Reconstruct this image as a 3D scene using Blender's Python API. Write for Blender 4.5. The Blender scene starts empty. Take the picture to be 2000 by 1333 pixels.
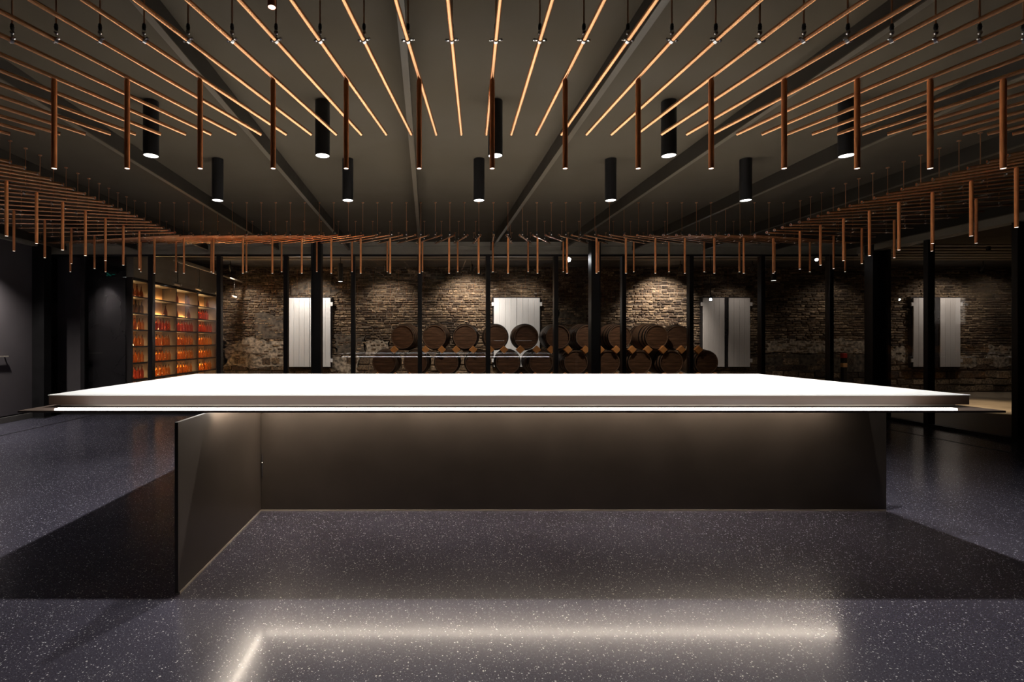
import bpy, bmesh, math, random
from mathutils import Vector, Matrix
random.seed(7)
scene = bpy.context.scene
COL = scene.collection
PI = math.pi

# ------------------------------------------------------------------ camera, world, exposure
EYE = 1.4                                   # eye height; the camera stands at x=0, y=0 and looks along +y
cam_data = bpy.data.cameras.new('camera')
cam_data.sensor_width = 36.0
cam_data.lens = 18.0                        # 1000 px on a 2000 px wide frame
cam_data.shift_x = 165.0 / 2000.0
cam_data.shift_y = 0.0
cam_data.clip_end = 200
cam = bpy.data.objects.new('camera', cam_data)
cam.location = (0, 0, EYE)
cam.rotation_euler = (PI / 2, 0, 0)
COL.objects.link(cam)
scene.camera = cam

world = bpy.data.worlds.new('night')
scene.world = world
world.use_nodes = True
world.node_tree.nodes['Background'].inputs[0].default_value = (0.5, 0.55, 0.7, 1)
world.node_tree.nodes['Background'].inputs[1].default_value = 0.002

scene.view_settings.view_transform = 'Standard'
scene.view_settings.look = 'None'
scene.view_settings.gamma = 1.0
scene.view_settings.use_curve_mapping = False
scene.view_settings.exposure = 0.12
try:
    scene.cycles.caustics_reflective = False
    scene.cycles.caustics_refractive = False
    scene.cycles.max_bounces = 6
    scene.cycles.diffuse_bounces = 3
    scene.cycles.glossy_bounces = 4
    scene.cycles.transmission_bounces = 6
    scene.cycles.transparent_max_bounces = 16
    scene.cycles.sample_clamp_indirect = 6.0
    scene.cycles.use_denoising = True
except Exception:
    pass

DOWNLIGHT_W = 170.0
LED_LEDGE = 10.0
LED_UNDER = 62.0
LED_SHELF = 110.0

# ------------------------------------------------------------------ materials
MATS = {}


def nt(name):
    m = bpy.data.materials.new(name)
    m.use_nodes = True
    t = m.node_tree
    b = t.nodes['Principled BSDF']
    MATS[name] = m
    return m, t, b


def N(t, kind, **kw):
    n = t.nodes.new(kind)
    for k, v in kw.items():
        if k.startswith('i_'):
            n.inputs[k[2:]].default_value = v
        else:
            setattr(n, k, v)
    return n


def L(t, a, b):
    t.links.new(a, b)


def ramp(t, stops, fac=None):
    r = t.nodes.new('ShaderNodeValToRGB')
    e = r.color_ramp.elements
    while len(e) < len(stops):
        e.new(0.5)
    for i, (p, c) in enumerate(stops):
        e[i].position = p
        e[i].color = c if len(c) == 4 else (*c, 1)
    if fac is not None:
        L(t, fac, r.inputs[0])
    return r


def plain(name, color, rough=0.5, metal=0.0, var=0.12, scale=6.0, bump=0.0, spec=0.5, stretch=None):
    """noise-varied principled surface"""
    m, t, b = nt(name)
    tc = N(t, 'ShaderNodeTexCoord')
    src = tc.outputs['Object']
    if stretch:
        mp = N(t, 'ShaderNodeMapping')
        mp.inputs['Scale'].default_value = stretch
        L(t, src, mp.inputs[0])
        src = mp.outputs[0]
    no = N(t, 'ShaderNodeTexNoise')
    no.inputs['Scale'].default_value = scale
    no.inputs['Detail'].default_value = 5
    L(t, src, no.inputs['Vector'])
    lo = tuple(c * (1 - var) for c in color)
    hi = tuple(min(1, c * (1 + var)) for c in color)
    r = ramp(t, [(0.3, lo), (0.7, hi)], no.outputs[0])
    L(t, r.outputs[0], b.inputs['Base Color'])
    rr = ramp(t, [(0.3, (max(0.02, rough * 0.88),) * 3), (0.7, (min(1, rough * 1.12),) * 3)], no.outputs[0])
    L(t, rr.outputs[0], b.inputs['Roughness'])
    b.inputs['Metallic'].default_value = metal
    b.inputs['Specular IOR Level'].default_value = spec
    if bump:
        bp = N(t, 'ShaderNodeBump')
        bp.inputs['Strength'].default_value = bump
        bp.inputs['Distance'].default_value = 0.01
        L(t, no.outputs[0], bp.inputs['Height'])
        L(t, bp.outputs[0], b.inputs['Normal'])
    return m


def emitter(name, color, strength, base=(0.8, 0.8, 0.8)):
    m, t, b = nt(name)
    b.inputs['Base Color'].default_value = (*base, 1)
    b.inputs['Emission Color'].default_value = (*color, 1)
    b.inputs['Emission Strength'].default_value = strength
    return m


def build_materials():
    plain('copper', (0.97, 0.46, 0.21), 0.23, 0.74, 0.08, 14)
    plain('copper_tube', (0.98, 0.36, 0.13), 0.36, 0.25, 0.10, 14)
    plain('hanger_metal', (0.42, 0.19, 0.095), 0.45, 0.6, 0.1, 10)
    plain('chrome', (0.75, 0.74, 0.72), 0.18, 1.0, 0.05, 10)
    plain('black_metal', (0.010, 0.009, 0.009), 0.42, 0.0, 0.15, 5)
    plain('frame_steel', (0.022, 0.019, 0.019), 0.38, 0.3, 0.15, 4)
    plain('ceiling_paint', (0.066, 0.049, 0.028), 0.9, 0.0, 0.05, 1.2, bump=0.02)
    plain('beam_flange_lit', (0.10, 0.078, 0.052), 0.45, 0.0, 0.08, 3)  # paler than the fin: light along the lower edge put into the colour
    plain('beam_paint', (0.030, 0.024, 0.017), 0.5, 0.0, 0.08, 3)
    plain('header_paint', (0.36, 0.31, 0.24), 0.55, 0.0, 0.1, 3)
    plain('table_white', (0.86, 0.87, 0.86), 0.38, 0.0, 0.01, 3)
    plain('table_edge', (0.15, 0.098, 0.072), 0.42, 0.0, 0.06, 3)
    plain('ledge_metal', (0.17, 0.125, 0.10), 0.36, 0.3, 0.1, 6)
    plain('panel_metal', (0.064, 0.051, 0.041), 0.38, 0.15, 0.12, 3.5)
    plain('trim_light', (0.55, 0.48, 0.40), 0.4, 0.3, 0.05, 6)
    plain('wall_panel', (0.15, 0.130, 0.134), 0.24, 0.0, 0.06, 2)
    plain('partition_dark', (0.016, 0.014, 0.015), 0.28, 0.0, 0.1, 2)
    plain('plain_wall', (0.03, 0.028, 0.028), 0.7, 0.0, 0.08, 2)
    plain('baseboard', (0.16, 0.145, 0.13), 0.5, 0.0, 0.1, 4)
    plain('concrete_floor', (0.23, 0.18, 0.13), 0.42, 0.0, 0.25, 1.6)
    plain('shutter_white', (0.62, 0.62, 0.64), 0.55, 0.0, 0.05, 3, stretch=(12, 12, 0.4))
    plain('shutter_grey', (0.40, 0.37, 0.36), 0.55, 0.0, 0.05, 3, stretch=(12, 12, 0.4))
    plain('oak_dark', (0.20, 0.115, 0.070), 0.55, 0.0, 0.35, 5, bump=0.15, stretch=(1, 6, 6))
    plain('oak_head', (0.15, 0.072, 0.036), 0.55, 0.0, 0.45, 4, bump=0.15, stretch=(1.2, 1, 9))
    plain('hoop_steel', (0.05, 0.045, 0.042), 0.45, 0.7, 0.2, 8)
    plain('chock_wood', (0.72, 0.30, 0.085), 0.6, 0.0, 0.15, 6, stretch=(1, 1, 6))
    plain('cabinet_wood', (0.030, 0.020, 0.014), 0.5, 0.0, 0.2, 5)
    plain('cabinet_back', (0.66, 0.41, 0.21), 0.6, 0.0, 0.08, 3)
    plain('red_paint', (0.40, 0.03, 0.025), 0.5, 0.0, 0.1, 6)
    plain('amber_band', (0.75, 0.42, 0.18), 0.5, 0.0, 0.1, 6)
    emitter('lamp_lens', (1.0, 0.96, 0.92), 4.0)
    emitter('tube_lens', (1.0, 0.93, 0.85), 2.6)
    emitter('led_ledge', (1.0, 0.95, 0.91), LED_LEDGE)
    emitter('led_under', (1.0, 0.86, 0.71), LED_UNDER)
    emitter('led_shelf', (1.0, 0.62, 0.26), LED_SHELF)
    emitter('spot_bulb', (0.93, 0.96, 1.0), 60.0)
    emitter('exit_reflection_green', (0.02, 0.35, 0.25), 0.10, (0.0, 0.03, 0.02))  # glow of a mirrored exit sign, put into the material

    # clear architectural glass: sees through, with a fresnel sheen
    m, t, b = nt('glass')
    t.nodes.remove(b)
    out = t.nodes['Material Output']
    tr = N(t, 'ShaderNodeBsdfTransparent')
    tr.inputs[0].default_value = (0.95, 0.95, 0.945, 1)
    gl = N(t, 'ShaderNodeBsdfGlossy')
    gl.inputs['Roughness'].default_value = 0.0
    tc = N(t, 'ShaderNodeTexCoord')
    no = N(t, 'ShaderNodeTexNoise')
    no.inputs['Scale'].default_value = 0.8
    L(t, tc.outputs['Object'], no.inputs['Vector'])
    bp = N(t, 'ShaderNodeBump')
    bp.inputs['Strength'].default_value = 0.002
    L(t, no.outputs[0], bp.inputs['Height'])
    lw = N(t, 'ShaderNodeLayerWeight')        # Schlick sheen, alike on both faces of the pane
    p5 = N(t, 'ShaderNodeMath', operation='POWER')
    p5.inputs[1].default_value = 5.0
    L(t, lw.outputs['Facing'], p5.inputs[0])
    fr = N(t, 'ShaderNodeMath', operation='MULTIPLY_ADD')
    fr.inputs[1].default_value = 0.95
    fr.inputs[2].default_value = 0.045
    L(t, p5.outputs[0], fr.inputs[0])
    mx = N(t, 'ShaderNodeMixShader')
    L(t, fr.outputs[0], mx.inputs[0])
    L(t, tr.outputs[0], mx.inputs[1])
    L(t, gl.outputs[0], mx.inputs[2])
    L(t, mx.outputs[0], out.inputs[0])

    # bottle glass
    for nm, c in (('bottle_amber', (0.95, 0.34, 0.06)), ('bottle_red', (0.75, 0.10, 0.03)),
                  ('bottle_smoke', (0.20, 0.16, 0.15)), ('bottle_dark', (0.22, 0.06, 0.02))):
        m, t, b = nt(nm)
        tc = N(t, 'ShaderNodeTexCoord')
        no = N(t, 'ShaderNodeTexNoise')
        no.inputs['Scale'].default_value = 18
        L(t, tc.outputs['Object'], no.inputs['Vector'])
        r = ramp(t, [(0.3, tuple(x * 0.85 for x in c)), (0.7, c)], no.outputs[0])
        L(t, r.outputs[0], b.inputs['Base Color'])
        b.inputs['Roughness'].default_value = 0.08
        b.inputs['Transmission Weight'].default_value = 0.8
        b.inputs['IOR'].default_value = 1.3
    plain('bottle_cap', (0.05, 0.03, 0.025), 0.4, 0.0, 0.1, 8)

    # dark polished terrazzo with pale chips
    m, t, b = nt('terrazzo')
    tc = N(t, 'ShaderNodeTexCoord')
    no = N(t, 'ShaderNodeTexNoise')
    no.inputs['Scale'].default_value = 0.9
    no.inputs['Detail'].default_value = 6
    L(t, tc.outputs['Object'], no.inputs['Vector'])
    base = ramp(t, [(0.35, (0.060, 0.055, 0.076)), (0.65, (0.080, 0.075, 0.102))], no.outputs[0])
    fine = N(t, 'ShaderNodeTexNoise')
    fine.inputs['Scale'].default_value = 140
    fine.inputs['Detail'].default_value = 3
    L(t, tc.outputs['Object'], fine.inputs['Vector'])
    fr_ = ramp(t, [(0.35, (0.62, 0.62, 0.62)), (0.7, (1.3, 1.3, 1.3))], fine.outputs[0])
    mul = N(t, 'ShaderNodeMix', data_type='RGBA', blend_type='MULTIPLY')
    mul.inputs[0].default_value = 1.0
    L(t, base.outputs[0], mul.inputs[6])
    L(t, fr_.outputs[0], mul.inputs[7])
    cur = mul.outputs[2]
    for sc_, cut, rad, col in ((100, 0.91, 0.26, (0.72, 0.70, 0.71)), (190, 0.90, 0.34, (0.36, 0.35, 0.37)),
                               (62, 0.975, 0.20, (0.66, 0.64, 0.62))):
        dist = N(t, 'ShaderNodeTexNoise')
        dist.inputs['Scale'].default_value = sc_ * 1.4
        L(t, tc.outputs['Object'], dist.inputs['Vector'])
        add = N(t, 'ShaderNodeVectorMath', operation='MULTIPLY_ADD')
        add.inputs[1].default_value = (0.6 / sc_,) * 3
        L(t, dist.outputs['Color'], add.inputs[0])
        L(t, tc.outputs['Object'], add.inputs[2])
        v = N(t, 'ShaderNodeTexVoronoi', voronoi_dimensions='2D')
        v.inputs['Scale'].default_value = sc_
        L(t, add.outputs[0], v.inputs['Vector'])
        sep = N(t, 'ShaderNodeSeparateColor')
        L(t, v.outputs['Color'], sep.inputs[0])
        g = N(t, 'ShaderNodeMath', operation='GREATER_THAN')
        g.inputs[1].default_value = cut
        L(t, sep.outputs[0], g.inputs[0])
        rmul = N(t, 'ShaderNodeMath', operation='MULTIPLY_ADD')
        rmul.inputs[1].default_value = rad
        rmul.inputs[2].default_value = 0.08
        L(t, sep.outputs[1], rmul.inputs[0])
        l = N(t, 'ShaderNodeMath', operation='LESS_THAN')
        L(t, v.outputs['Distance'], l.inputs[0])
        L(t, rmul.outputs[0], l.inputs[1])
        a = N(t, 'ShaderNodeMath', operation='MULTIPLY')
        L(t, g.outputs[0], a.inputs[0])
        L(t, l.outputs[0], a.inputs[1])
        mx = N(t, 'ShaderNodeMix', data_type='RGBA')
        L(t, a.outputs[0], mx.inputs[0])
        L(t, cur, mx.inputs[6])
        mx.inputs[7].default_value = (*col, 1)
        cur = mx.outputs[2]
    L(t, cur, b.inputs['Base Color'])
    rr = ramp(t, [(0.3, (0.215,) * 3), (0.7, (0.255,) * 3)], no.outputs[0])
    L(t, rr.outputs[0], b.inputs['Roughness'])
    b.inputs['Specular IOR Level'].default_value = 0.32
    b.inputs['Coat Weight'].default_value = 0.22
    b.inputs['Coat Roughness'].default_value = 0.105

    # old rubble stones: each island its own tone, pale lime patches
    m, t, b = nt('old_stone')
    geo = N(t, 'ShaderNodeNewGeometry')
    tc = N(t, 'ShaderNodeTexCoord')
    r = ramp(t, [(0.0, (0.050, 0.030, 0.018)), (0.35, (0.115, 0.074, 0.045)), (0.7, (0.20, 0.145, 0.092)),
                 (1.0, (0.32, 0.24, 0.165))], geo.outputs['Random Per Island'])
    no = N(t, 'ShaderNodeTexNoise')
    no.inputs['Scale'].default_value = 24
    no.inputs['Detail'].default_value = 8
    no.inputs['Roughness'].default_value = 0.7
    L(t, tc.outputs['Object'], no.inputs['Vector'])
    fr_ = ramp(t, [(0.36, (0.18, 0.17, 0.16)), (0.64, (1.7, 1.6, 1.5))], no.outputs[0])
    mul = N(t, 'ShaderNodeMix', data_type='RGBA', blend_type='MULTIPLY')
    mul.inputs[0].default_value = 1.0
    L(t, r.outputs[0], mul.inputs[6])
    L(t, fr_.outputs[0], mul.inputs[7])
    big = N(t, 'ShaderNodeTexNoise')
    big.inputs['Scale'].default_value = 0.75
    big.inputs['Detail'].default_value = 8
    big.inputs['Roughness'].default_value = 0.65
    L(t, tc.outputs['Object'], big.inputs['Vector'])
    st = ramp(t, [(0.38, (0.35, 0.33, 0.31)), (0.55, (1.0, 1.0, 1.0))], big.outputs[0])
    mul2 = N(t, 'ShaderNodeMix', data_type='RGBA', blend_type='MULTIPLY')
    mul2.inputs[0].default_value = 1.0
    L(t, mul.outputs[2], mul2.inputs[6])
    L(t, st.outputs[0], mul2.inputs[7])
    L(t, mul2.outputs[2], b.inputs['Base Color'])
    b.inputs['Roughness'].default_value = 0.9
    bp = N(t, 'ShaderNodeBump')
    bp.inputs['Strength'].default_value = 1.0
    bp.inputs['Distance'].default_value = 0.035
    L(t, no.outputs[0], bp.inputs['Height'])
    L(t, bp.outputs[0], b.inputs['Normal'])
    plain('mortar', (0.15, 0.112, 0.080), 0.95, 0.0, 0.4, 5, bump=0.4)
    plain('old_plaster', (0.24, 0.195, 0.15), 0.95, 0.0, 0.85, 13, bump=1.0)
    plain('dirty_render', (0.062, 0.047, 0.034), 0.95, 0.0, 0.85, 11, bump=1.0)


build_materials()

# ------------------------------------------------------------------ mesh helpers


def box(bm, x0, x1, y0, y1, z0, z1, mi=0):
    vs = [bm.verts.new((x, y, z)) for x in (x0, x1) for y in (y0, y1) for z in (z0, z1)]
    for f in ((0, 1, 3, 2), (4, 6, 7, 5), (0, 4, 5, 1), (2, 3, 7, 6), (0, 2, 6, 4), (1, 5, 7, 3)):
        fc = bm.faces.new([vs[i] for i in f])
        fc.material_index = mi
    return vs


def bevel_all(bm, w, seg=1):
    bmesh.ops.bevel(bm, geom=list(bm.edges), offset=w, segments=seg, affect='EDGES', profile=0.5)


def lathe(bm, prof, n=16, axis='Z', cap0=True, cap1=True, mi=0, smooth=True, off=(0, 0, 0)):
    """prof: list of (r, h) from bottom to top"""
    rings = []
    for r, h in prof:
        ring = []
        for i in range(n):
            a = 2 * PI * i / n
            c, s = r * math.cos(a), r * math.sin(a)
            if axis == 'Z':
                p = (c, s, h)
            elif axis == 'X':
                p = (h, c, s)
            else:
                p = (s, h, c)
            ring.append(bm.verts.new((p[0] + off[0], p[1] + off[1], p[2] + off[2])))
        rings.append(ring)
    for k in range(len(rings) - 1):
        for i in range(n):
            j = (i + 1) % n
            f = bm.faces.new((rings[k][i], rings[k][j], rings[k + 1][j], rings[k + 1][i]))
            f.smooth = smooth
            f.material_index = mi
    if cap0:
        f = bm.faces.new(list(reversed(rings[0])))
        f.material_index = mi
    if cap1:
        f = bm.faces.new(rings[-1])
        f.material_index = mi
    return rings


def mesh_of(bm, name, mats):
    me = bpy.data.meshes.new(name)
    bmesh.ops.recalc_face_normals(bm, faces=bm.faces)
    for e in bm.edges:
        if len(e.link_faces) == 2 and e.calc_face_angle(0.0) > 0.6:
            e.smooth = False
    bm.to_mesh(me)
    bm.free()
    for m in (mats if isinstance(mats, (list, tuple)) else [mats]):
        me.materials.append(MATS[m])
    return me


def link(name, data, parent=None, loc=(0, 0, 0), rot=(0, 0, 0)):
    o = bpy.data.objects.new(name, data)
    COL.objects.link(o)
    o.location = loc
    o.rotation_euler = rot
    if parent is not None:
        o.parent = parent
    return o


def obj(name, bm, mats, parent=None, loc=(0, 0, 0), rot=(0, 0, 0)):
    return link(name, mesh_of(bm, name, mats), parent, loc, rot)


def boxobj(name, dims, mats, parent=None, loc=(0, 0, 0), bev=0.0, rot=(0, 0, 0)):
    bm = bmesh.new()
    box(bm, *dims)
    if bev:
        bevel_all(bm, bev)
    return obj(name, bm, mats, parent, loc, rot)


def tag(o, label, cat, group=None):
    o['label'] = label
    o['category'] = cat
    if group:
        o['group'] = group
    return o


def struct(o):
    o['kind'] = 'structure'
    return o


def thing(name, label, cat, loc=(0, 0, 0), rz=0.0, group=None):
    o = link(name, None, None, loc, (0, 0, rz))
    return tag(o, label, cat, group)


def nth(i):
    if 10 <= i % 100 <= 20:
        s = 'th'
    else:
        s = {1: 'st', 2: 'nd', 3: 'rd'}.get(i % 10, 'th')
    return '%d%s' % (i, s)


WORD = ['zeroth', 'first', 'second', 'third', 'fourth', 'fifth', 'sixth', 'seventh', 'eighth', 'ninth', 'tenth',
        'eleventh', 'twelfth', 'thirteenth', 'fourteenth', 'fifteenth', 'sixteenth']

# ------------------------------------------------------------------ the setting
XL, XR, YG, YB = -7.2, 8.2, 9.8, 14.0        # left wall, right glass, back glass, stone wall
ZC = EYE + 1.875                              # ceiling of the tasting room
YF = -3.0
XE = 17.5                                     # far end of the cellar to the right
ZB = 3.42                                     # cellar ceiling


def build_shell():
    fl = struct(boxobj('floor', (XL - 0.2, XR, YF - 0.2, YG, -0.12, 0), 'terrazzo'))
    for x in (-6.3, 7.3):
        boxobj('joint_strip', (x - 0.012, x + 0.012, YF, YG - 0.02, 0.0, 0.003), 'black_metal', fl)
    struct(boxobj('floor_cellar', (XL - 0.2, XE, YG, YB + 0.3, -0.12, 0.0), 'concrete_floor'))
    struct(boxobj('floor_passage', (XR, XE, YF - 0.2, YG, -0.12, 0.0), 'concrete_floor'))

    ce = struct(boxobj('ceiling', (XL - 0.2, XR + 0.1, YF - 0.2, YG + 0.12, ZC, ZC + 0.15), 'ceiling_paint'))
    for k in range(-5, 7):
        x = -0.14 + 1.343 * k
        if XL < x < XR:
            bm = bmesh.new()
            box(bm, x - 0.014, x + 0.014, YF, YG - 0.1, ZC - 0.145, ZC)
            box(bm, x - 0.022, x + 0.022, YF, YG - 0.1, ZC - 0.153, ZC - 0.145, 1)
            obj('ceiling_beam', bm, ['beam_paint', 'beam_flange_lit'], ce)

    # left wall: lacquered dark panels over a pale skirting
    wl = struct(boxobj('wall_left', (XL - 0.2, XL - 0.03, YF - 0.2, YG + 0.3, 0, ZC), 'partition_dark'))
    y = YF
    while y < YG - 0.2:
        y1 = min(y + 1.28, YG - 0.06)
        boxobj('wall_panel', (XL - 0.03, XL, y + 0.008, y1 - 0.008, 0.12, ZC - 0.15), 'wall_panel', wl, bev=0.003)
        y = y1
    hb = bmesh.new()
    box(hb, XL, XL + 0.03, 8.36, 8.38, 1.13, 1.15)
    box(hb, XL, XL + 0.03, 8.70, 8.72, 1.13, 1.15)
    box(hb, XL + 0.03, XL + 0.05, 8.34, 8.74, 1.128, 1.152)
    obj('pull_handle', hb, 'trim_light', wl)
    struct(boxobj('baseboard_left', (XL - 0.01, XL + 0.012, YF, YG - 0.05, 0.0, 0.10), 'baseboard', bev=0.003))
    struct(boxobj('wall_front', (XL - 0.2, XE, YF - 0.4, YF - 0.2, 0, ZC + 0.15), 'plain_wall'))
    struct(boxobj('wall_right', (XE, XE + 0.2, YF - 0.2, YB + 0.3, 0, ZB + 0.1), 'plain_wall'))

    # dark partition behind the first bays of the back glass
    pt = struct(boxobj('wall_partition', (XL - 0.2, -6.10, YG + 0.16, YG + 0.26, 0, ZB), 'partition_dark'))
    boxobj('wall_panel', (XL + 0.02, -6.62, YG + 0.13, YG + 0.16, 0.05, ZC - 0.1), 'wall_panel', pt, bev=0.003)
    boxobj('wall_panel', (-6.60, -5.86, YG + 0.13, YG + 0.16, 0.05, ZC - 0.1), 'partition_dark', pt, bev=0.003)

    # cellar ceiling with battens
    cb = struct(boxobj('ceiling_cellar', (XL - 0.2, XE, YG + 0.12, YB + 0.3, ZB, ZB + 0.15), 'plain_wall'))
    for i in range(7):
        y = YG + 0.35 + i * 0.36
        boxobj('batten', (XL, XE, y, y + 0.10, ZB - 0.06, ZB), 'header_paint', cb)
    struct(boxobj('ceiling_passage', (XR + 0.1, XE, YF - 0.2, YG + 0.12, ZC, ZC + 0.15), 'ceiling_paint'))

    # steel header above the glass
    hd = bmesh.new()
    box(hd, XL, XR + 0.1, YG - 0.12, YG + 0.12, ZC - 0.075, ZC)
    box(hd, XL, XR + 0.1, YG - 0.07, YG + 0.07, ZC - 0.165, ZC - 0.075)
    box(hd, XL, XR + 0.1, YG - 0.10, YG + 0.10, ZC - 0.225, ZC - 0.165)
    tr = struct(obj('trim_1', hd, 'header_paint'))
    hd = bmesh.new()
    box(hd, XR - 0.12, XR + 0.1, YF, YG - 0.13, ZC - 0.075, ZC)
    box(hd, XR - 0.07, XR + 0.07, YF, YG - 0.13, ZC - 0.165, ZC - 0.075)
    box(hd, XR - 0.10, XR + 0.1, YF, YG - 0.13, ZC - 0.225, ZC - 0.165)
    struct(obj('trim_2', hd, 'header_paint'))
    struct(boxobj('trim_3', (XL, XL + 0.10, YF, YG - 0.13, ZC - 0.15, ZC), 'header_paint'))


build_shell()

ZH = ZC - 0.225                               # underside of the headers


def build_glazing():
    w = struct(link('window_1', None))
    xs = [(p - 835) * YG / 1000.0 for p in (165, 296, 429, 559, 690, 820, 953, 1085, 1217, 1348, 1487, 1620)]
    mm = bmesh.new()
    box(mm, -0.040, 0.040, -0.060, 0.060, 0.0, ZH)
    bevel_all(mm, 0.004)
    me = mesh_of(mm, 'mullion', 'frame_steel')
    for x in xs:
        link('mullion', me, w, (x, YG, 0))
    edges = [XL] + xs + [XR]
    for a, b in zip(edges[:-1], edges[1:]):
        boxobj('pane', (a + 0.042, b - 0.042, YG - 0.006, YG + 0.006, 0.05, ZH - 0.02), 'glass', w)
    boxobj('sill', (XL, XR, YG - 0.06, YG + 0.06, 0.0, 0.05), 'frame_steel', w)
    boxobj('head_rail', (XL, XR, YG - 0.05, YG + 0.05, ZH - 0.03, ZH), 'frame_steel', w)

    w2 = struct(link('window_2', None))
    ys = [8.37 - 1.27 * i for i in range(9)]
    mm = bmesh.new()
    box(mm, -0.060, 0.060, -0.040, 0.040, 0.0, ZH)
    bevel_all(mm, 0.004)
    me = mesh_of(mm, 'mullion', 'frame_steel')
    for y in ys:
        link('mullion', me, w2, (XR, y, 0))
    edges = [YG - 0.1] + ys
    for a, b in zip(edges[:-1], edges[1:]):
        boxobj('pane', (XR - 0.006, XR + 0.006, b + 0.042, a - 0.042, 0.05, ZH - 0.02), 'glass', w2)
    boxobj('sill', (XR - 0.06, XR + 0.06, YF, YG - 0.1, 0.0, 0.05), 'frame_steel', w2)

    # free-standing steel columns just inside the glass
    names = [('black steel column in the left corner beside the dark wall panels', 77, 0.30),
             ('black steel column in front of the leftmost white shutters', 619, 0.18),
             ('black steel column in front of the barrels, right of the middle shutters', 1161, 0.17),
             ('wide black steel column in the right corner of the glass walls', 1714, 0.33)]
    for lb, px, wd in names:
        yy = 9.38
        x = (px - 835) * yy / 1000.0
        c = thing('steel_column', lb, 'column', (x, yy, 0), 0, 'steel columns along the glass wall')
        h = wd / 2
        bm = bmesh.new()
        box(bm, -h, -h + 0.02, -0.09, 0.09, 0.0, ZC - 0.001)
        box(bm, h - 0.02, h, -0.09, 0.09, 0.0, ZC - 0.001)
        obj('flange', bm, 'black_metal', c)
        boxobj('web', (-h + 0.02, h - 0.02, -0.06, 0.06, 0.0, ZC - 0.001), 'black_metal', c)
        boxobj('base_plate', (-h - 0.03, h + 0.03, -0.12, 0.12, 0.0, 0.015), 'black_metal', c)


build_glazing()


def build_stone_wall():
    root = struct(boxobj('wall_back', (XL - 0.2, XE, YB + 0.05, YB + 0.3, 0, ZB + 0.1), 'mortar'))
    rnd = random.Random(3)
    bm = bmesh.new()
    z = 0.02
    while z < ZB - 0.02:
        h = rnd.uniform(0.045, 0.085)
        if z < 0.75:
            h = rnd.uniform(0.13, 0.22)
        x = -6.1 + rnd.uniform(0, 0.2)
        while x < XE - 0.1:
            w = rnd.uniform(0.09, 0.26)
            if z < 0.75:
                w = rnd.uniform(0.25, 0.5)
            d = rnd.uniform(-0.012, 0.014)
            g = 0.004
            zj = rnd.uniform(-0.012, 0.012)
            j = lambda s: rnd.uniform(-s, s)
            bk = [(x + g, z + g), (x + w - g, z + g), (x + w - g, z + h - g), (x + g, z + h - g)]
            ins = min(0.018, h * 0.2)
            ft = [(x + g + ins + j(.008), z + g + ins + j(.006)), (x + w - g - ins + j(.008), z + g + ins + j(.006)),
                  (x + w - g - ins + j(.008), z + h - g - ins + j(.006)), (x + g + ins + j(.008), z + h - g - ins + j(.006))]
            vb = [bm.verts.new((a, YB + 0.055, c + zj)) for a, c in bk]
            vf = [bm.verts.new((a, YB + 0.02 - d, c + zj)) for a, c in ft]
            bm.faces.new(vf)
            for i in range(4):
                k = (i + 1) % 4
                bm.faces.new((vb[i], vb[k], vf[k], vf[i]))
            x += w
        z += h
    s = obj('rubble_stones', bm, 'old_stone', root)
    s['kind'] = 'stuff'

    # surviving plaster, ragged sheets a few centimetres thick
    def patch(x0, x1, z0, z1, mat, seed, rag=0.12):
        r = random.Random(seed)

        def side(p, q, amp):
            ln = math.hypot(q[0] - p[0], q[1] - p[1])
            n = max(6, int(ln / 0.045))
            ph = [r.uniform(0, 6.28) for _ in range(3)]
            nx, nz = -(q[1] - p[1]) / ln, (q[0] - p[0]) / ln
            out = []
            for i in range(n):
                u = i / n
                w = amp * (0.55 * math.sin(2.1 * ln * u * 2 + ph[0]) + 0.3 * math.sin(7.3 * ln * u + ph[1]) + r.uniform(-0.35, 0.35))
                w *= min(1, 6 * u, 6 * (1 - u))
                out.append((p[0] + (q[0] - p[0]) * u + nx * w, p[1] + (q[1] - p[1]) * u + nz * w))
            return out
        cs = [(x0, z0), (x1, z0), (x1, z1), (x0, z1)]
        pts = []
        for i in range(4):
            pts += side(cs[i], cs[(i + 1) % 4], rag * (0.5 if i == 0 else 1.0))
        b = bmesh.new()
        f = [b.verts.new((p[0], YB + 0.017, max(0.01, p[1]))) for p in pts]
        k = [b.verts.new((p[0], YB + 0.045, max(0.01, p[1]))) for p in pts]
        ff = b.faces.new(f)
        for i in range(len(pts)):
            j2 = (i + 1) % len(pts)
            b.faces.new((f[i], f[j2], k[j2], k[i]))
        bmesh.ops.triangulate(b, faces=[ff])
        obj('plaster_patch', b, mat, root)
    P = lambda px: (px - 835) * 0.0139
    patch(P(432), P(556), 0.70, 1.42, 'old_plaster', 1)
    patch(P(380), P(432), 0.70, 1.55, 'old_plaster', 2)
    patch(P(496), P(556), 1.46, 2.15, 'dirty_render', 3, rag=0.08)
    patch(P(646), P(700), 0.55, 1.02, 'old_plaster', 4, rag=0.09)
    patch(P(650), P(712), 1.05, 1.55, 'dirty_render', 5)
    patch(P(715), P(760), 1.0, 1.40, 'old_plaster', 15, rag=0.10)
    patch(P(1490), P(1700), 1.08, 1.42, 'old_plaster', 6, rag=0.06)
    patch(P(1490), P(1700), 0.55, 1.04, 'dirty_render', 7, rag=0.03)
    patch(P(1735), P(1786), 0.85, 1.16, 'old_plaster', 8, rag=0.12)
    patch(P(1880), P(1915), 0.70, 0.95, 'old_plaster', 9, rag=0.08)
    patch(P(1942), P(2010), 0.72, 1.30, 'old_plaster', 10, rag=0.10)
    patch(P(1090), P(1140), 1.9, 2.3, 'dirty_render', 11)
    patch(P(565), P(650), 2.65, 3.2, 'dirty_render', 13, rag=0.16)


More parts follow.
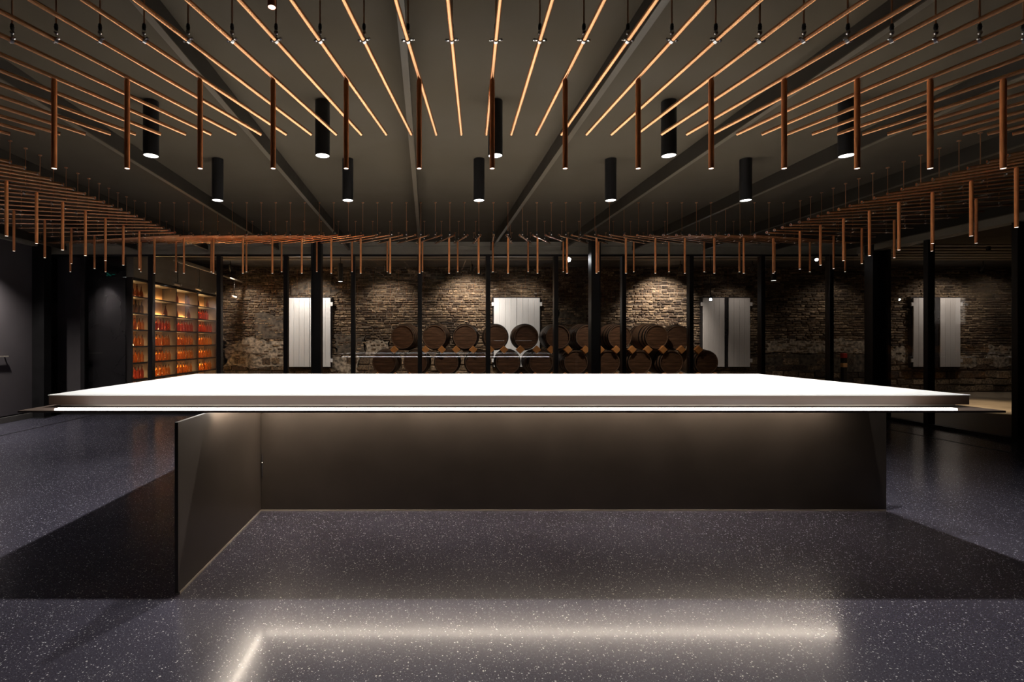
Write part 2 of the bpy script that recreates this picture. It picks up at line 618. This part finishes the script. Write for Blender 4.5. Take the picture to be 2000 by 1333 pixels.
build_stone_wall()

# ------------------------------------------------------------------ the counter


def build_counter():
    h = 0.354
    zt = EYE - h
    x0, x1, y0, y1 = -2.50, 3.575, 3.37, 5.53
    c = thing('tasting_counter', 'long white-topped tasting counter with glowing edge on dark steel panels', 'counter', (0.53, 4.45, 0))
    ox, oy = 0.53, 4.45

    def B(name, d, mat, par=c, bev=0.0):
        return boxobj(name, (d[0] - ox, d[1] - ox, d[2] - oy, d[3] - oy, d[4], d[5]), mat, par, bev=bev)
    zb = EYE - 0.419
    B('counter_top', (x0, x1, y0, y1, zt - 0.008, zt), 'table_white', bev=0.0015)
    B('counter_slab', (x0 + 0.004, x1 - 0.004, y0 + 0.004, y1 - 0.004, zb, zt - 0.0085), 'table_edge', bev=0.001)
    zs1, zs0 = EYE - 0.4345, EYE - 0.4475
    lx0, lx1, ly0, ly1 = -2.555, 3.575 + 0.03, 3.19, 5.71
    B('ledge', (lx0, lx1, ly0, ly1, zs0, zs1), 'ledge_metal', bev=0.001)
    B('spacer', (x0 + 0.05, x1 - 0.05, y0 + 0.05, y1 - 0.05, zs1 + 0.0005, zb - 0.0005), 'trim_light')
    zl = zs1 + 0.0005
    B('led_strip', (-2.33, 3.31, 3.196, 3.228, zl, zl + 0.0125), 'led_ledge', bev=0.001)
    B('led_strip', (-2.33, 3.31, 5.672, 5.704, zl, zl + 0.0125), 'led_ledge', bev=0.001)
    # steel panels that carry it
    yb = 4.217
    pt = zs0 - 0.0005
    p = B('back_panel', (-1.37, 3.78, yb, yb + 0.022, 0.012, pt), 'panel_metal', bev=0.001)
    s = B('side_panel', (-1.392, -1.372, 2.817, yb + 0.022, 0.012, pt), 'panel_metal', bev=0.001)
    B('rear_panel', (2.42, 2.442, yb + 0.023, 6.08, 0.012, pt), 'panel_metal', bev=0.001)
    B('base_trim', (-1.37, 3.775, yb - 0.004, yb + 0.018, 0.0, 0.011), 'trim_light')
    B('base_trim', (-1.388, -1.368, 2.83, yb - 0.005, 0.0, 0.011), 'trim_light')
    B('under_light', (-1.30, 3.30, yb - 0.105, yb - 0.075, pt - 0.004, pt), 'led_under')
    B('under_light', (-1.345, -1.318, 3.27, yb - 0.12, pt - 0.004, pt), 'led_under')
    bm = bmesh.new()
    zh = EYE - (910 - 667) * yb / 1000
    lathe(bm, [(0.006, zh - 0.09), (0.006, zh - 0.03), (0.0075, zh - 0.028), (0.0075, zh + 0.028), (0.006, zh + 0.03), (0.006, zh + 0.09)],
          10, off=(-1.36 - ox, yb - 0.008 - oy, 0))
    obj('hinge', bm, 'chrome', c)


build_counter()

# ------------------------------------------------------------------ ceiling canopy of copper rods
H_IN = 1.335
ZR = EYE + H_IN
ROD_R = 0.0115


def build_rods():
    bm = bmesh.new()                         # hollow tube of unit length along +x
    n = 12
    o = lambda r, hh: (r, hh)
    lathe(bm, [o(ROD_R * 0.70, 0.012), o(ROD_R * 0.72, 0.0), o(ROD_R, 0.0), o(ROD_R, 1.0)], n, 'X')
    rod_me = mesh_of(bm, 'rod_tube', 'copper')
    # clip with two screw heads and a swivel above it
    bm = bmesh.new()
    rr = ROD_R + 0.0035
    lathe(bm, [(rr, -0.007), (rr, 0.007)], 12, 'X')
    for s in (-1, 1):
        bmesh.ops.create_icosphere(bm, subdivisions=1, radius=0.0085, matrix=Matrix.Translation((0, s * 0.026, 0.002)))
        box(bm, -0.004, 0.004, min(s * 0.012, s * 0.026), max(s * 0.012, s * 0.026), -0.002, 0.006)
    clip_me = mesh_of(bm, 'rod_clip', 'chrome')
    bm = bmesh.new()
    lathe(bm, [(0.004, 0.012), (0.0045, 0.026), (0.009, 0.030), (0.011, 0.037), (0.009, 0.044), (0.005, 0.047)], 10)
    ball_me = mesh_of(bm, 'swivel_ball', 'chrome')
    bm = bmesh.new()
    lathe(bm, [(0.006, 0.047), (0.0085, 0.052), (0.0085, 0.075), (0.006, 0.079)], 10)
    lathe(bm, [(0.010, 0.058), (0.010, 0.063)], 10)
    barrel_me = mesh_of(bm, 'swivel_barrel', 'black_metal')
    bm = bmesh.new()
    lathe(bm, [(0.0115, -0.004), (0.0155, -0.004), (0.0165, 0.0), (0.0155, 0.004), (0.0120, 0.004)], 14, 'X', cap0=False, cap1=False)
    ring_me = mesh_of(bm, 'end_ring', 'chrome')
    # hanging light tube
    TL, TR = 0.475, 0.0135
    bm = bmesh.new()
    lathe(bm, [(TR * 0.86, -TL + 0.004), (TR * 0.88, -TL), (TR, -TL), (TR, -0.006), (TR * 0.7, 0.004)], 14, cap0=False)
    tube_me = mesh_of(bm, 'tube', 'copper_tube')
    bm = bmesh.new()
    lathe(bm, [(TR * 0.85, -TL + 0.0005), (TR * 0.85, -TL + 0.004)], 14)
    lens_me = mesh_of(bm, 'lens', 'tube_lens')

    cables = {}

    def cable(rise_at):
        key = round(rise_at, 4)
        if key not in cables:
            b = bmesh.new()
            top = 1.875 - H_IN - rise_at
            lathe(b, [(0.0038, 0.078), (0.0038, top - 0.012), (0.016, top - 0.010), (0.018, top - 0.001)], 8)
            cables[key] = mesh_of(b, 'hanger_cable', 'hanger_metal')
        return cables[key]

    def rod(x, y, dx, dy, M, rise, hang, tube_at, label, tlabel, side):
        """inner end (x, y); (dx, dy) has unit outward component, so offsets count squarely from the edge"""
        k = math.hypot(dx, dy)
        ang = math.atan2(dy, dx)
        root = thing('copper_rod', label, 'rod', (x, y, ZR), ang, 'copper rods of the %s fan' % side)
        Lh = M * k
        tilt = math.atan2(rise * M, Lh)
        r = link('rod_tube', rod_me, root, (0, 0, 0), (0, -tilt, 0))
        r.scale = (math.hypot(Lh, rise * M), 1, 1)
        if side != 'near':
            link('end_ring', ring_me, root, (0.004, 0, 0), (0, -tilt, 0))
        for hoff in hang:
            zz = rise * hoff
            hg = link('hanger', cable(zz), root, (hoff * k, 0, zz))
            link('swivel_barrel', barrel_me, hg)
            link('swivel_ball', ball_me, hg)
            link('rod_clip', clip_me, hg, (0, 0, 0), (0, -tilt, 0))
        if tube_at is not None:
            px, py = x + dx * tube_at, y + dy * tube_at
            t = thing('light_tube', tlabel, 'light', (px, py, ZR + rise * tube_at - ROD_R - 0.004), 0,
                      'copper light tubes under the %s fan' % side)
            link('tube', tube_me, t)
            link('lens', lens_me, t)

    cx, cy = 0.53, 4.75
    # front fan, over the near edge of the counter
    ks = [k for k in range(-18, 23)]
    ti = 0
    for i, k in enumerate(ks):
        x = 0.218 + 0.1615 * k
        tube = 0.55 if k % 2 else 1.75
        if k % 2:
            ti += 1
            tl = 'copper light tube hanging from the near rods, %s from the left' % nth(ti)
        else:
            tl = 'copper light tube at the top edge, only its bright tip showing'
            tube = 1.63 if k == -2 else None
        rod(x, 3.30, (x - cx) / 2.57, -1, 2.55, 0.15, (0.82, 1.75), tube,
            'copper rod over the near edge of the counter, %s from the left' % nth(i + 1), tl, 'near')
    # back fan
    a = b = 0
    for i, k in enumerate(range(-24, 21)):
        x = 0.832 + 0.1645 * k
        if k % 2:
            a += 1
            tube, tl = 0.55, 'copper light tube in the first row over the far edge, %s from the left' % nth(a)
        else:
            b += 1
            tube, tl = 1.75, 'copper light tube in the second row over the far edge, %s from the left' % nth(b)
        rod(x, 6.45, (x - cx) / 2.45, 1, 2.55, 0.15, (0.47, 1.55, 2.4), tube,
            'copper rod beyond the far edge of the counter, %s from the left' % nth(i + 1), tl, 'far')
    # side fans
    for s, xi, nm in ((-1, -3.10, 'left'), (1, 4.165, 'right')):
        a = b = 0
        kk = list(range(-1, 19))
        for i, k in enumerate(reversed(kk)):
            y = 3.812 + 0.1375 * k
            if k % 2:
                a += 1
                tube, tl = 0.55, 'copper light tube in the inner row of the %s fan, %s from the back' % (nm, nth(a))
            else:
                b += 1
                tube, tl = 1.75, 'copper light tube in the outer row of the %s fan, %s from the back' % (nm, nth(b))
            rod(xi, y, s, (y - cy) / 2.3, 3.2, 0.12, (0.8, 1.9, 2.95), tube,
                'sideways copper rod on the %s of the counter, %s from the back' % (nm, nth(i + 1)), tl, nm)


build_rods()

# ------------------------------------------------------------------ black cylinder downlights


def build_downlights():
    R = 0.0565
    bm = bmesh.new()
    lathe(bm, [(R * 0.90, 0.012), (R * 0.93, 0.0), (R, 0.0), (R, 0.424), (R * 0.7, 0.4245)], 24, cap0=False)
    body = mesh_of(bm, 'body', 'black_metal')
    bm = bmesh.new()
    lathe(bm, [(R * 0.925, 0.003), (R * 0.925, 0.006)], 24)
    lens = mesh_of(bm, 'lens', 'lamp_lens')
    lt = bpy.data.lights.new('downlight_beam', 'SPOT')
    lt.energy = DOWNLIGHT_W
    lt.color = (1.0, 0.965, 0.93)
    lt.spot_size = math.radians(118)
    lt.spot_blend = 0.9
    lt.shadow_soft_size = 0.04
    z = EYE + 1.447

    def one(x, y, zz, label, group, beam=True):
        t = thing('cylinder_downlight', label, 'downlight', (x, y, zz), 0, group)
        link('body', body, t)
        link('lens', lens, t)
        if beam:
            link('beam', lt if beam is True else beam, t, (0, 0, -0.004))
        return t
    xs = [-2.16, -0.82, 0.53, 1.885, 3.275]
    for i, x in enumerate(xs):
        one(x, 4.00, z, 'black cylinder downlight in the near row, %s from the left' % WORD[i + 1], 'downlights over the counter')
    for i, x in enumerate(xs):
        one(x, 5.27, z, 'black cylinder downlight in the far row, %s from the left' % WORD[i + 1], 'downlights over the counter')
    la = bpy.data.lights.new('aisle_fill_beam', 'SPOT')  # fill lamps added out of view to brighten the left side
    la.energy = 230
    la.color = (1.0, 0.965, 0.93)
    la.spot_size = math.radians(164)
    la.spot_blend = 0.9
    la.shadow_soft_size = 0.04
    lc = la.copy()
    lc.spot_size = math.radians(128)
    for i, y in enumerate((2.4, 4.3, 6.2, 8.0)):
        one(-6.85, y, z, 'added fill downlight over the left aisle, %s from the front' % WORD[i + 1], 'added fill downlights over the left aisle', lc if y > 5 else la)
    # cellar
    lb = bpy.data.lights.new('cellar_beam', 'SPOT')
    lb.energy = 120
    lb.color = (1.0, 0.93, 0.85)
    lb.spot_size = math.radians(110)
    lb.spot_blend = 1.0
    lb.shadow_soft_size = 0.04
    for px, py, lbl in ((665, 551, 'small dark cylinder lamp hanging in the cellar right of the leftmost shutters'),
                        (1511, 549, 'small dark cylinder lamp hanging in the cellar right of the grey shutters')):
        yy = 12.0
        zz = EYE + (667 - py) * yy / 1000
        t = one((px - 835) * yy / 1000, yy, zz, lbl, 'cylinder lamps in the cellar', lb)
        top = ZB - (zz + 0.4245)
        if top > 0.01:
            bm = bmesh.new()
            lathe(bm, [(0.01, 0.4245), (0.01, ZB - 0.06 - zz)], 8)
            obj('stem', bm, 'black_metal', t)


build_downlights()

# ------------------------------------------------------------------ cellar spotlights


def aim(o, target):
    d = Vector(target) - o.location
    o.rotation_euler = d.to_track_quat('-Z', 'Y').to_euler()


def build_spots():
    bm = bmesh.new()
    lathe(bm, [(0.030, -0.10), (0.036, -0.10), (0.036, 0.05), (0.028, 0.075), (0.010, 0.08)], 16, cap0=False)
    can = mesh_of(bm, 'spot_can', 'black_metal')
    bm = bmesh.new()
    bmesh.ops.create_uvsphere(bm, u_segments=12, v_segments=8, radius=0.026)
    bulb = mesh_of(bm, 'bulb', 'spot_bulb')

    def spot(px, py, y, label, target, watt, size=50, col=(1.0, 0.93, 0.84), see=True, bulb_s=1.0):
        x = (px - 835) * y / 1000
        z = EYE + (667 - py) * y / 1000
        t = thing('spotlight', label, 'spotlight', (x, y, z), 0, 'spotlights in the cellar')
        d = Vector(target) - Vector((x, y, z))
        q = d.to_track_quat('-Z', 'Y').to_euler()
        link('spot_can', can, t, (0, 0, 0), q)
        dn = d.normalized()
        bo = link('bulb', bulb, t, dn * 0.085)
        bo.scale = (bulb_s,) * 3
        b = bmesh.new()
        lathe(b, [(0.008, 0.0), (0.008, ZB - 0.0005 - z)], 8)
        obj('stem', b, 'black_metal', t)
        la = bpy.data.lights.new('spot_beam', 'SPOT')
        la.energy = watt
        la.color = col
        la.spot_size = math.radians(size)
        la.spot_blend = 0.8
        la.shadow_soft_size = 0.03
        link('beam', la, t, dn * 0.12, q)
    W = lambda px, z: ((px - 835) * 0.014, YB, z)
    spot(1110, 507, 10.5, 'brightest bare spotlight in the cellar above the barrels', (2.0, 6.0, 1.8), 30, 60, (0.95, 0.97, 1.0), bulb_s=1.7)
    spot(1592, 507, 10.7, 'bright spotlight in the cellar on the right, far from the barrels', (6.2, 6.0, 1.8), 20, 60, (0.95, 0.97, 1.0), bulb_s=1.3)
    spot(1388, 584, 11.2, 'spotlight hanging low before the grey shutters', (4.4, 8.0, 1.2), 8, 60, (0.95, 0.97, 1.0), bulb_s=1.0)
    for x, nm in ((0.4, 'left'), (4.3, 'right')):  # extra spots, out of sight behind the header, to brighten the barrels
        spot(835 + x * 1000 / 10.6, 667 - (3.30 - EYE) * 1000 / 10.6, 10.6, 'added spotlight hidden behind the steel header to light the %s barrels' % nm, (x, 11.9, 0.8), 75, 110, (1.0, 0.88, 0.74), bulb_s=0.5)
    # wall washers added on the cellar ceiling to light the stone wall
    for px, tz, w, s, nm in ((480, 1.3, 150, 100, 'left of the leftmost shutters'), (610, 1.9, 170, 100, 'over the leftmost shutters'),
                             (760, 1.8, 140, 100, 'left of the middle shutters'), (915, 2.0, 270, 105, 'over the left barrels'),
                             (1015, 2.0, 60, 100, 'over the middle shutters'),
                             (1290, 2.1, 420, 95, 'over the right barrels'), (1420, 1.7, 30, 90, 'over the grey shutters'),
                             (1620, 1.5, 26, 110, 'right of the grey shutters'), (1835, 1.5, 75, 120, 'over the rightmost shutters')):
        spot(835 + (px - 835) * 14.0 / 12.9, 667 - (3.26 - EYE) * 1000 / 12.9, 12.9, 'added wall-washing spotlight on the cellar ceiling %s' % nm, W(px, tz), w, s, (1.0, 0.90, 0.78), bulb_s=0.5)
    # added passage spotlight, for the warm pool on the floor at far right
    spot(1930, 480, 10.6, 'added spotlight in the passage lighting the floor beyond the right glass wall', (12.2, 10.9, 0.0), 800, 60, (1.0, 0.80, 0.55), bulb_s=0.5)


build_spots()

# ------------------------------------------------------------------ shutters on the stone wall


def build_shutters():
    z0, z1 = 0.70, 2.57
    specs = [(563, 645, 'white', 'white plank window shutters beside the bottle shelves', 0.004),
             (965, 1055, 'white', 'pale plank window shutters behind the barrels', 0.004),
             (1375, 1467, 'grey', 'grey plank window shutters with a dark gap between the leaves', 0.055),
             (1787, 1879, 'grey', 'grey window shutters farthest right behind the right glass wall', 0.09)]
    for pa, pb, tone, lb, gap in specs:
        xa, xb = (pa - 835) * 0.01385, (pb - 835) * 0.01385
        mat = 'shutter_' + tone
        c = thing('window_shutters', lb, 'shutters', ((xa + xb) / 2, YB - 0.11, z0), 0, 'shutters on the stone wall')
        wd = xb - xa
        boxobj('niche_back', (-wd / 2 - 0.03, wd / 2 + 0.03, 0.045, 0.155, -0.03, z1 - z0 + 0.03), 'partition_dark', c)
        for s in (-1, 1):
            a0, a1 = (-wd / 2, -gap) if s < 0 else (gap, wd / 2)
            lf = link('leaf', None, c)
            npl = 4
            pw = (a1 - a0) / npl
            for i in range(npl):
                boxobj('plank', (a0 + i * pw + 0.0015, a0 + (i + 1) * pw - 0.0015, 0.0, 0.028, 0.0, z1 - z0), mat, lf, bev=0.003)
            for zz in (0.28, z1 - z0 - 0.40):
                boxobj('ledger', (a0 + 0.01, a1 - 0.01, 0.0285, 0.044, zz, zz + 0.12), mat, lf)
            xh = a0 if s < 0 else a1
            for zz in (0.12, z1 - z0 - 0.22):
                boxobj('hinge', (min(xh, xh + s * 0.06), max(xh, xh + s * 0.06), -0.006, 0.02, zz, zz + 0.10), mat, lf, bev=0.003)


build_shutters()

# ------------------------------------------------------------------ barrels and chocks


def build_barrels():
    Lb, Rb, Rh = 0.88, 0.315, 0.272
    prof = []
    ns = 9
    for i in range(ns):
        u = i / (ns - 1)
        r = Rh + (Rb - Rh) * math.sin(PI * u) ** 0.9
        prof.append((r, u * Lb))
    bm = bmesh.new()
    lathe(bm, [(Rh - 0.018, 0.03), (Rh - 0.016, 0.0)] + prof + [(Rh - 0.016, Lb), (Rh - 0.018, Lb - 0.03)], 28, 'Y', cap0=False, cap1=False)
    body = mesh_of(bm, 'staves', 'oak_dark')
    # head boards as separate planks cut to the circle
    bm = bmesh.new()
    rb = Rh - 0.018
    nb = 6
    for end in (0.028, Lb - 0.028):
        for i in range(nb):
            za, zb_ = -rb + 2 * rb * i / nb + 0.002, -rb + 2 * rb * (i + 1) / nb - 0.002
            pts = []
            for j in range(7):
                z = za + (zb_ - za) * j / 6
                pts.append((math.sqrt(max(0, rb * rb - z * z)), z))
            poly = pts + [(-x, z) for x, z in reversed(pts)]
            clean = []
            for p in poly:
                if not clean or math.hypot(p[0] - clean[-1][0], p[1] - clean[-1][1]) > 1e-4:
                    clean.append(p)
            if math.hypot(clean[0][0] - clean[-1][0], clean[0][1] - clean[-1][1]) < 1e-4:
                clean.pop()
            f = [bm.verts.new((x, end - 0.008, z)) for x, z in clean]
            k = [bm.verts.new((x, end + 0.008, z)) for x, z in clean]
            bm.faces.new(f)
            bm.faces.new(list(reversed(k)))
            for q in range(len(clean)):
                w = (q + 1) % len(clean)
                bm.faces.new((f[q], f[w], k[w], k[q]))
    head = mesh_of(bm, 'head', 'oak_head')
    hoops = []
    for u in (0.03, 0.14, 0.29, 0.71, 0.86, 0.97):
        bm = bmesh.new()
        y = u * Lb
        r = Rh + (Rb - Rh) * math.sin(PI * max(0, u - 0.025)) ** 0.9 if u > 0.025 else Rh
        r2 = Rh + (Rb - Rh) * math.sin(PI * min(1, u + 0.025)) ** 0.9
        lathe(bm, [(r + 0.001, y - 0.02), (r + 0.005, y - 0.02), (r2 + 0.005, y + 0.02), (r2 + 0.001, y + 0.02)], 28, 'Y', cap0=False, cap1=False)
        hoops.append(mesh_of(bm, 'hoop', 'hoop_steel'))
    Y0 = 11.75
    P = lambda px: (px - 835) * Y0 / 1000
    Z = lambda py: EYE + (667 - py) * Y0 / 1000
    zT, zM = Z(659), Z(709)
    zL = zM - (zT - zM)

    def barrel(x, z, rz, lb, row, y=Y0):
        t = thing('wine_barrel', lb, 'barrel', (x, y, z), rz, 'oak barrels in the %s tier' % row)
        link('staves', body, t)
        link('head', head, t)
        for h in hoops:
            link('hoop', h, t)
    tops = [786, 848, 908, 968, 1028, 1090, 1148, 1211, 1283]
    for i, px in enumerate(tops):
        rz = math.radians(-11 + 13 * (px - 786) / 425.0)
        barrel(P(px), zT, rz, 'oak barrel of the upper tier, %s from the left' % WORD[i + 1], 'upper')
    barrel(P(1332), zT - 0.01, math.radians(-16), 'oak barrel at the right end of the upper tier, turned to show its pale side', 'upper', Y0 + 0.18)
    lows = [750, 811, 872, 932, 992, 1057, 1125, 1188, 1250, 1312, 1380]
    for i, px in enumerate(lows):
        barrel(P(px), zM, math.radians(-6 if px < 1000 else 2), 'oak barrel of the lower tier, %s from the left' % WORD[i + 1], 'lower')
    # rows of square chocks turned on edge between the tiers
    q = 0.098
    bm = bmesh.new()
    vs = [(0, -q), (q, 0), (0, q), (-q, 0)]
    f = [bm.verts.new((x, 0, z)) for x, z in vs]
    k = [bm.verts.new((x, 0.10, z)) for x, z in vs]
    bm.faces.new(f)
    bm.faces.new(list(reversed(k)))
    for i in range(4):
        w = (i + 1) % 4
        bm.faces.new((f[i], f[w], k[w], k[i]))
    bevel_all(bm, 0.006)
    ch = mesh_of(bm, 'chock', 'chock_wood')
    upper = [770, 831, 863, 891, 924, 957, 984, 1016, 1048, 1076, 1109, 1143, 1172, 1203, 1234, 1265, 1294, 1330, 1363]
    zc = Z(684)
    for i, px in enumerate(upper):
        t = link('barrel_chock', ch, None, (P(px), Y0 - 0.05, zc))
        tag(t, 'orange wooden chock between the two barrel tiers, %s from the left' % nth(i + 1), 'chock', 'chocks between the barrel tiers')
    zc = Z(736)
    lower = [737, 772, 800, 834, 861, 895, 922, 955, 984, 1018, 1045, 1078, 1104, 1146, 1173, 1204, 1236, 1268, 1298, 1330, 1364, 1396]
    for i, px in enumerate(lower):
        t = link('barrel_chock', ch, None, (P(px), Y0 - 0.05, zc))
        tag(t, 'orange wooden chock under the lower barrel tier, %s from the left' % nth(i + 1), 'chock', 'chocks under the lower tier')
    # timber rack that carries the lower chocks
    r = thing('barrel_rack', 'low dark timber rack carrying the lower barrel tier', 'rack', (P(1066), Y0, 0))
    x0, x1 = P(725) - P(1066), P(1410) - P(1066)
    zt = zc - q - 0.002
    for yy in (-0.05, 0.60):
        boxobj('rail', (x0, x1, yy, yy + 0.10, zt - 0.14, zt), 'cabinet_wood', r)
    for i in range(8):
        x = x0 + 0.05 + (x1 - x0 - 0.2) * i / 7
        for yy in (-0.05, 0.60):
            boxobj('leg', (x, x + 0.10, yy, yy + 0.10, 0.0, zt - 0.14), 'cabinet_wood', r)


build_barrels()

# ------------------------------------------------------------------ bottle cabinet


def build_cabinet():
    X0 = -5.75
    ys = [9.98, 10.67, 11.73, 12.83, 13.93]
    zs = [0.31, 0.64, 0.97, 1.30, 1.63, 1.96, 2.29, 2.62]
    c = thing('bottle_cabinet', 'tall built-in cabinet of softly lit bottle shelves behind the glass', 'cabinet', (X0 - 0.16, 11.95, 0))
    ox, oy = X0 - 0.16, 11.95

    def B(name, d, mat):
        return boxobj(name, (d[0] - ox, d[1] - ox, d[2] - oy, d[3] - oy, d[4], d[5]), mat, c)
    B('back_board', (X0 - 0.34, X0 - 0.32, ys[0], ys[-1], 0.0, 2.62), 'cabinet_back')
    B('plinth', (X0 - 0.319, X0 - 0.02, ys[0], ys[-1], 0.0, 0.28), 'cabinet_wood')
    B('pelmet', (X0 - 0.34, X0 + 0.02, ys[0], ys[-1], 2.65, 3.30), 'header_paint')
    for y in ys:
        B('upright', (X0 - 0.319, X0, y - 0.018, y + 0.018, 0.281, 2.649), 'cabinet_wood')
    for z in zs:
        for a, b in zip(ys[:-1], ys[1:]):
            B('shelf', (X0 - 0.319, X0, a + 0.019, b - 0.019, z - 0.028, z), 'cabinet_wood')
            if z < 2.6:
                B('led_strip', (X0 - 0.315, X0 - 0.303, a + 0.05, b - 0.05, z + 0.0005, z + 0.009), 'led_shelf')
    # bottle shapes
    kinds = {}

    def bottle_mesh(nm, prof, mat):
        bm = bmesh.new()
        lathe(bm, prof, 12)
        top = prof[-1][1]
        lathe(bm, [(0.014, top + 0.0005), (0.014, top + 0.028)], 10, mi=1)
        kinds[nm] = mesh_of(bm, 'bottle', [mat, 'bottle_cap'])
    bottle_mesh('amber', [(0.034, 0), (0.038, 0.006), (0.038, 0.13), (0.030, 0.155), (0.013, 0.18), (0.012, 0.215)], 'bottle_amber')
    bottle_mesh('red', [(0.032, 0), (0.036, 0.006), (0.036, 0.14), (0.026, 0.165), (0.013, 0.185), (0.012, 0.225)], 'bottle_red')
    bottle_mesh('smoke', [(0.034, 0), (0.037, 0.006), (0.036, 0.15), (0.020, 0.175), (0.012, 0.19), (0.012, 0.235)], 'bottle_smoke')
    bottle_mesh('dark', [(0.040, 0), (0.046, 0.02), (0.040, 0.10), (0.018, 0.16), (0.012, 0.18), (0.012, 0.225)], 'bottle_dark')
    # (count, kind) per bay for each shelf from the top one down
    plan = [[(3, 'dark'), (1, 'dark'), (2, 'dark'), (2, 'dark')],
            [(5, 'smoke'), (2, 'dark'), (2, 'dark'), (6, 'red')],
            [(7, 'amber'), (8, 'red'), (9, 'red'), (9, 'red')],
            [(7, 'amber'), (7, 'amber'), (8, 'amber'), (8, 'amber')],
            [(6, 'amber'), (7, 'amber'), (8, 'amber'), (8, 'amber')],
            [(7, 'red'), (7, 'amber'), (7, 'amber'), (8, 'amber')]]
    tint = {'amber': 'amber', 'red': 'red', 'smoke': 'smoke-grey', 'dark': 'dark brown'}
    rnd = random.Random(5)
    for r, row in enumerate(plan):
        z = zs[6 - r] + 0.0005
        for bay, (n, kd) in enumerate(row):
            a, b = ys[bay] + 0.09, ys[bay + 1] - 0.09
            span = b - a
            n = min(n, int(span / 0.128) + 1)
            used = min(span, 0.128 * (n - 1)) if n > 3 else span * 0.62
            st = a + (0.06 if n > 3 else span * 0.16)
            if st + used > b:
                st = a
            for i in range(n):
                y = st + (used * i / max(1, n - 1)) + rnd.uniform(-0.004, 0.004)
                x = X0 - 0.11 + rnd.uniform(-0.01, 0.01)
                t = link('bottle', kinds[kd], None, (x, y, z), (0, 0, rnd.uniform(0, 6)))
                s = rnd.uniform(0.94, 1.03)
                t.scale = (s, s, s)
                tag(t, '%s bottle %s along, %s bay from the near end, %s shelf down'
                    % (tint[kd], WORD[i + 1], WORD[bay + 1], WORD[r + 1]), 'bottle', 'bottles on shelf %d bay %d' % (r + 1, bay + 1))
    # track with little stem spots in front of the shelves
    tr = thing('light_track', 'thin metal light track in front of the bottle cabinet', 'track', (X0 + 0.75, 11.9, 2.98))
    boxobj('rail', (-0.018, 0.018, -1.8, 1.9, 0, 0.03), 'trim_light', tr)
    for yy in (-1.6, 1.6):
        bm = bmesh.new()
        lathe(bm, [(0.005, 0.03), (0.005, ZB - 0.061 - 2.98)], 8)
        bm2 = bm
        o = obj('drop_rod', bm2, 'black_metal', tr, (0, yy, 0))
    bm = bmesh.new()
    lathe(bm, [(0.010, -0.42), (0.010, 0.0)], 8)
    stem = mesh_of(bm, 'stem', 'black_metal')
    bm = bmesh.new()
    lathe(bm, [(0.030, -0.06), (0.034, -0.06), (0.034, 0.07), (0.02, 0.08)], 14, 'X', cap0=False)
    headm = mesh_of(bm, 'spot_head', 'trim_light')
    for i, yy in enumerate((10.25, 11.2, 12.25, 13.25)):
        t = thing('track_spotlight', 'small stem spotlight before the bottle shelves, %s from the near end' % WORD[i + 1], 'spotlight',
                  (X0 + 0.75, yy, 2.978), 0, 'stem spotlights before the bottle shelves')
        link('stem', stem, t)
        link('spot_head', headm, t, (0, 0, -0.44), (0, math.radians(18), 0))


build_cabinet()

# ------------------------------------------------------------------ small things


def build_small():
    t = thing('exit_sign_reflection', 'tiny dim green reflection of an exit sign on the dark partition beside the bottle cabinet', 'sign', (-6.13, YG + 0.128, 2.69))  # a mirrored sign's glow, modelled as a plate and figure on the partition
    boxobj('reflection_plate', (-0.10, 0.10, -0.02, 0.0, -0.05, 0.05), 'partition_dark', t)
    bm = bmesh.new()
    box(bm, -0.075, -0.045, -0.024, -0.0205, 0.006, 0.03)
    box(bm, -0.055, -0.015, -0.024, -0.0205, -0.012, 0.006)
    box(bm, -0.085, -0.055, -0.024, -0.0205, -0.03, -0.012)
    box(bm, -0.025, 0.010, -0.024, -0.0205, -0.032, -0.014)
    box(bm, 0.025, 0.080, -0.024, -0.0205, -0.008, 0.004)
    obj('reflected_figure', bm, 'exit_reflection_green', t)

    y = 13.6
    x = (1648 - 835) * y / 1000
    t = thing('marker_post', 'small dark post with red top and amber band by the right stone wall', 'post', (x, y, 0))
    z = lambda py: EYE + (667 - py) * y / 1000
    boxobj('post', (-0.05, 0.05, -0.05, 0.05, 0.0, z(718)), 'black_metal', t, bev=0.006)
    boxobj('amber_band', (-0.055, 0.055, -0.055, 0.055, z(718), z(710)), 'amber_band', t, bev=0.004)
    boxobj('dark_housing', (-0.05, 0.05, -0.05, 0.05, z(710) + 0.0005, z(700)), 'black_metal', t, bev=0.004)
    boxobj('red_top', (-0.055, 0.055, -0.055, 0.055, z(700) + 0.0005, z(691)), 'red_paint', t, bev=0.008)


build_small()
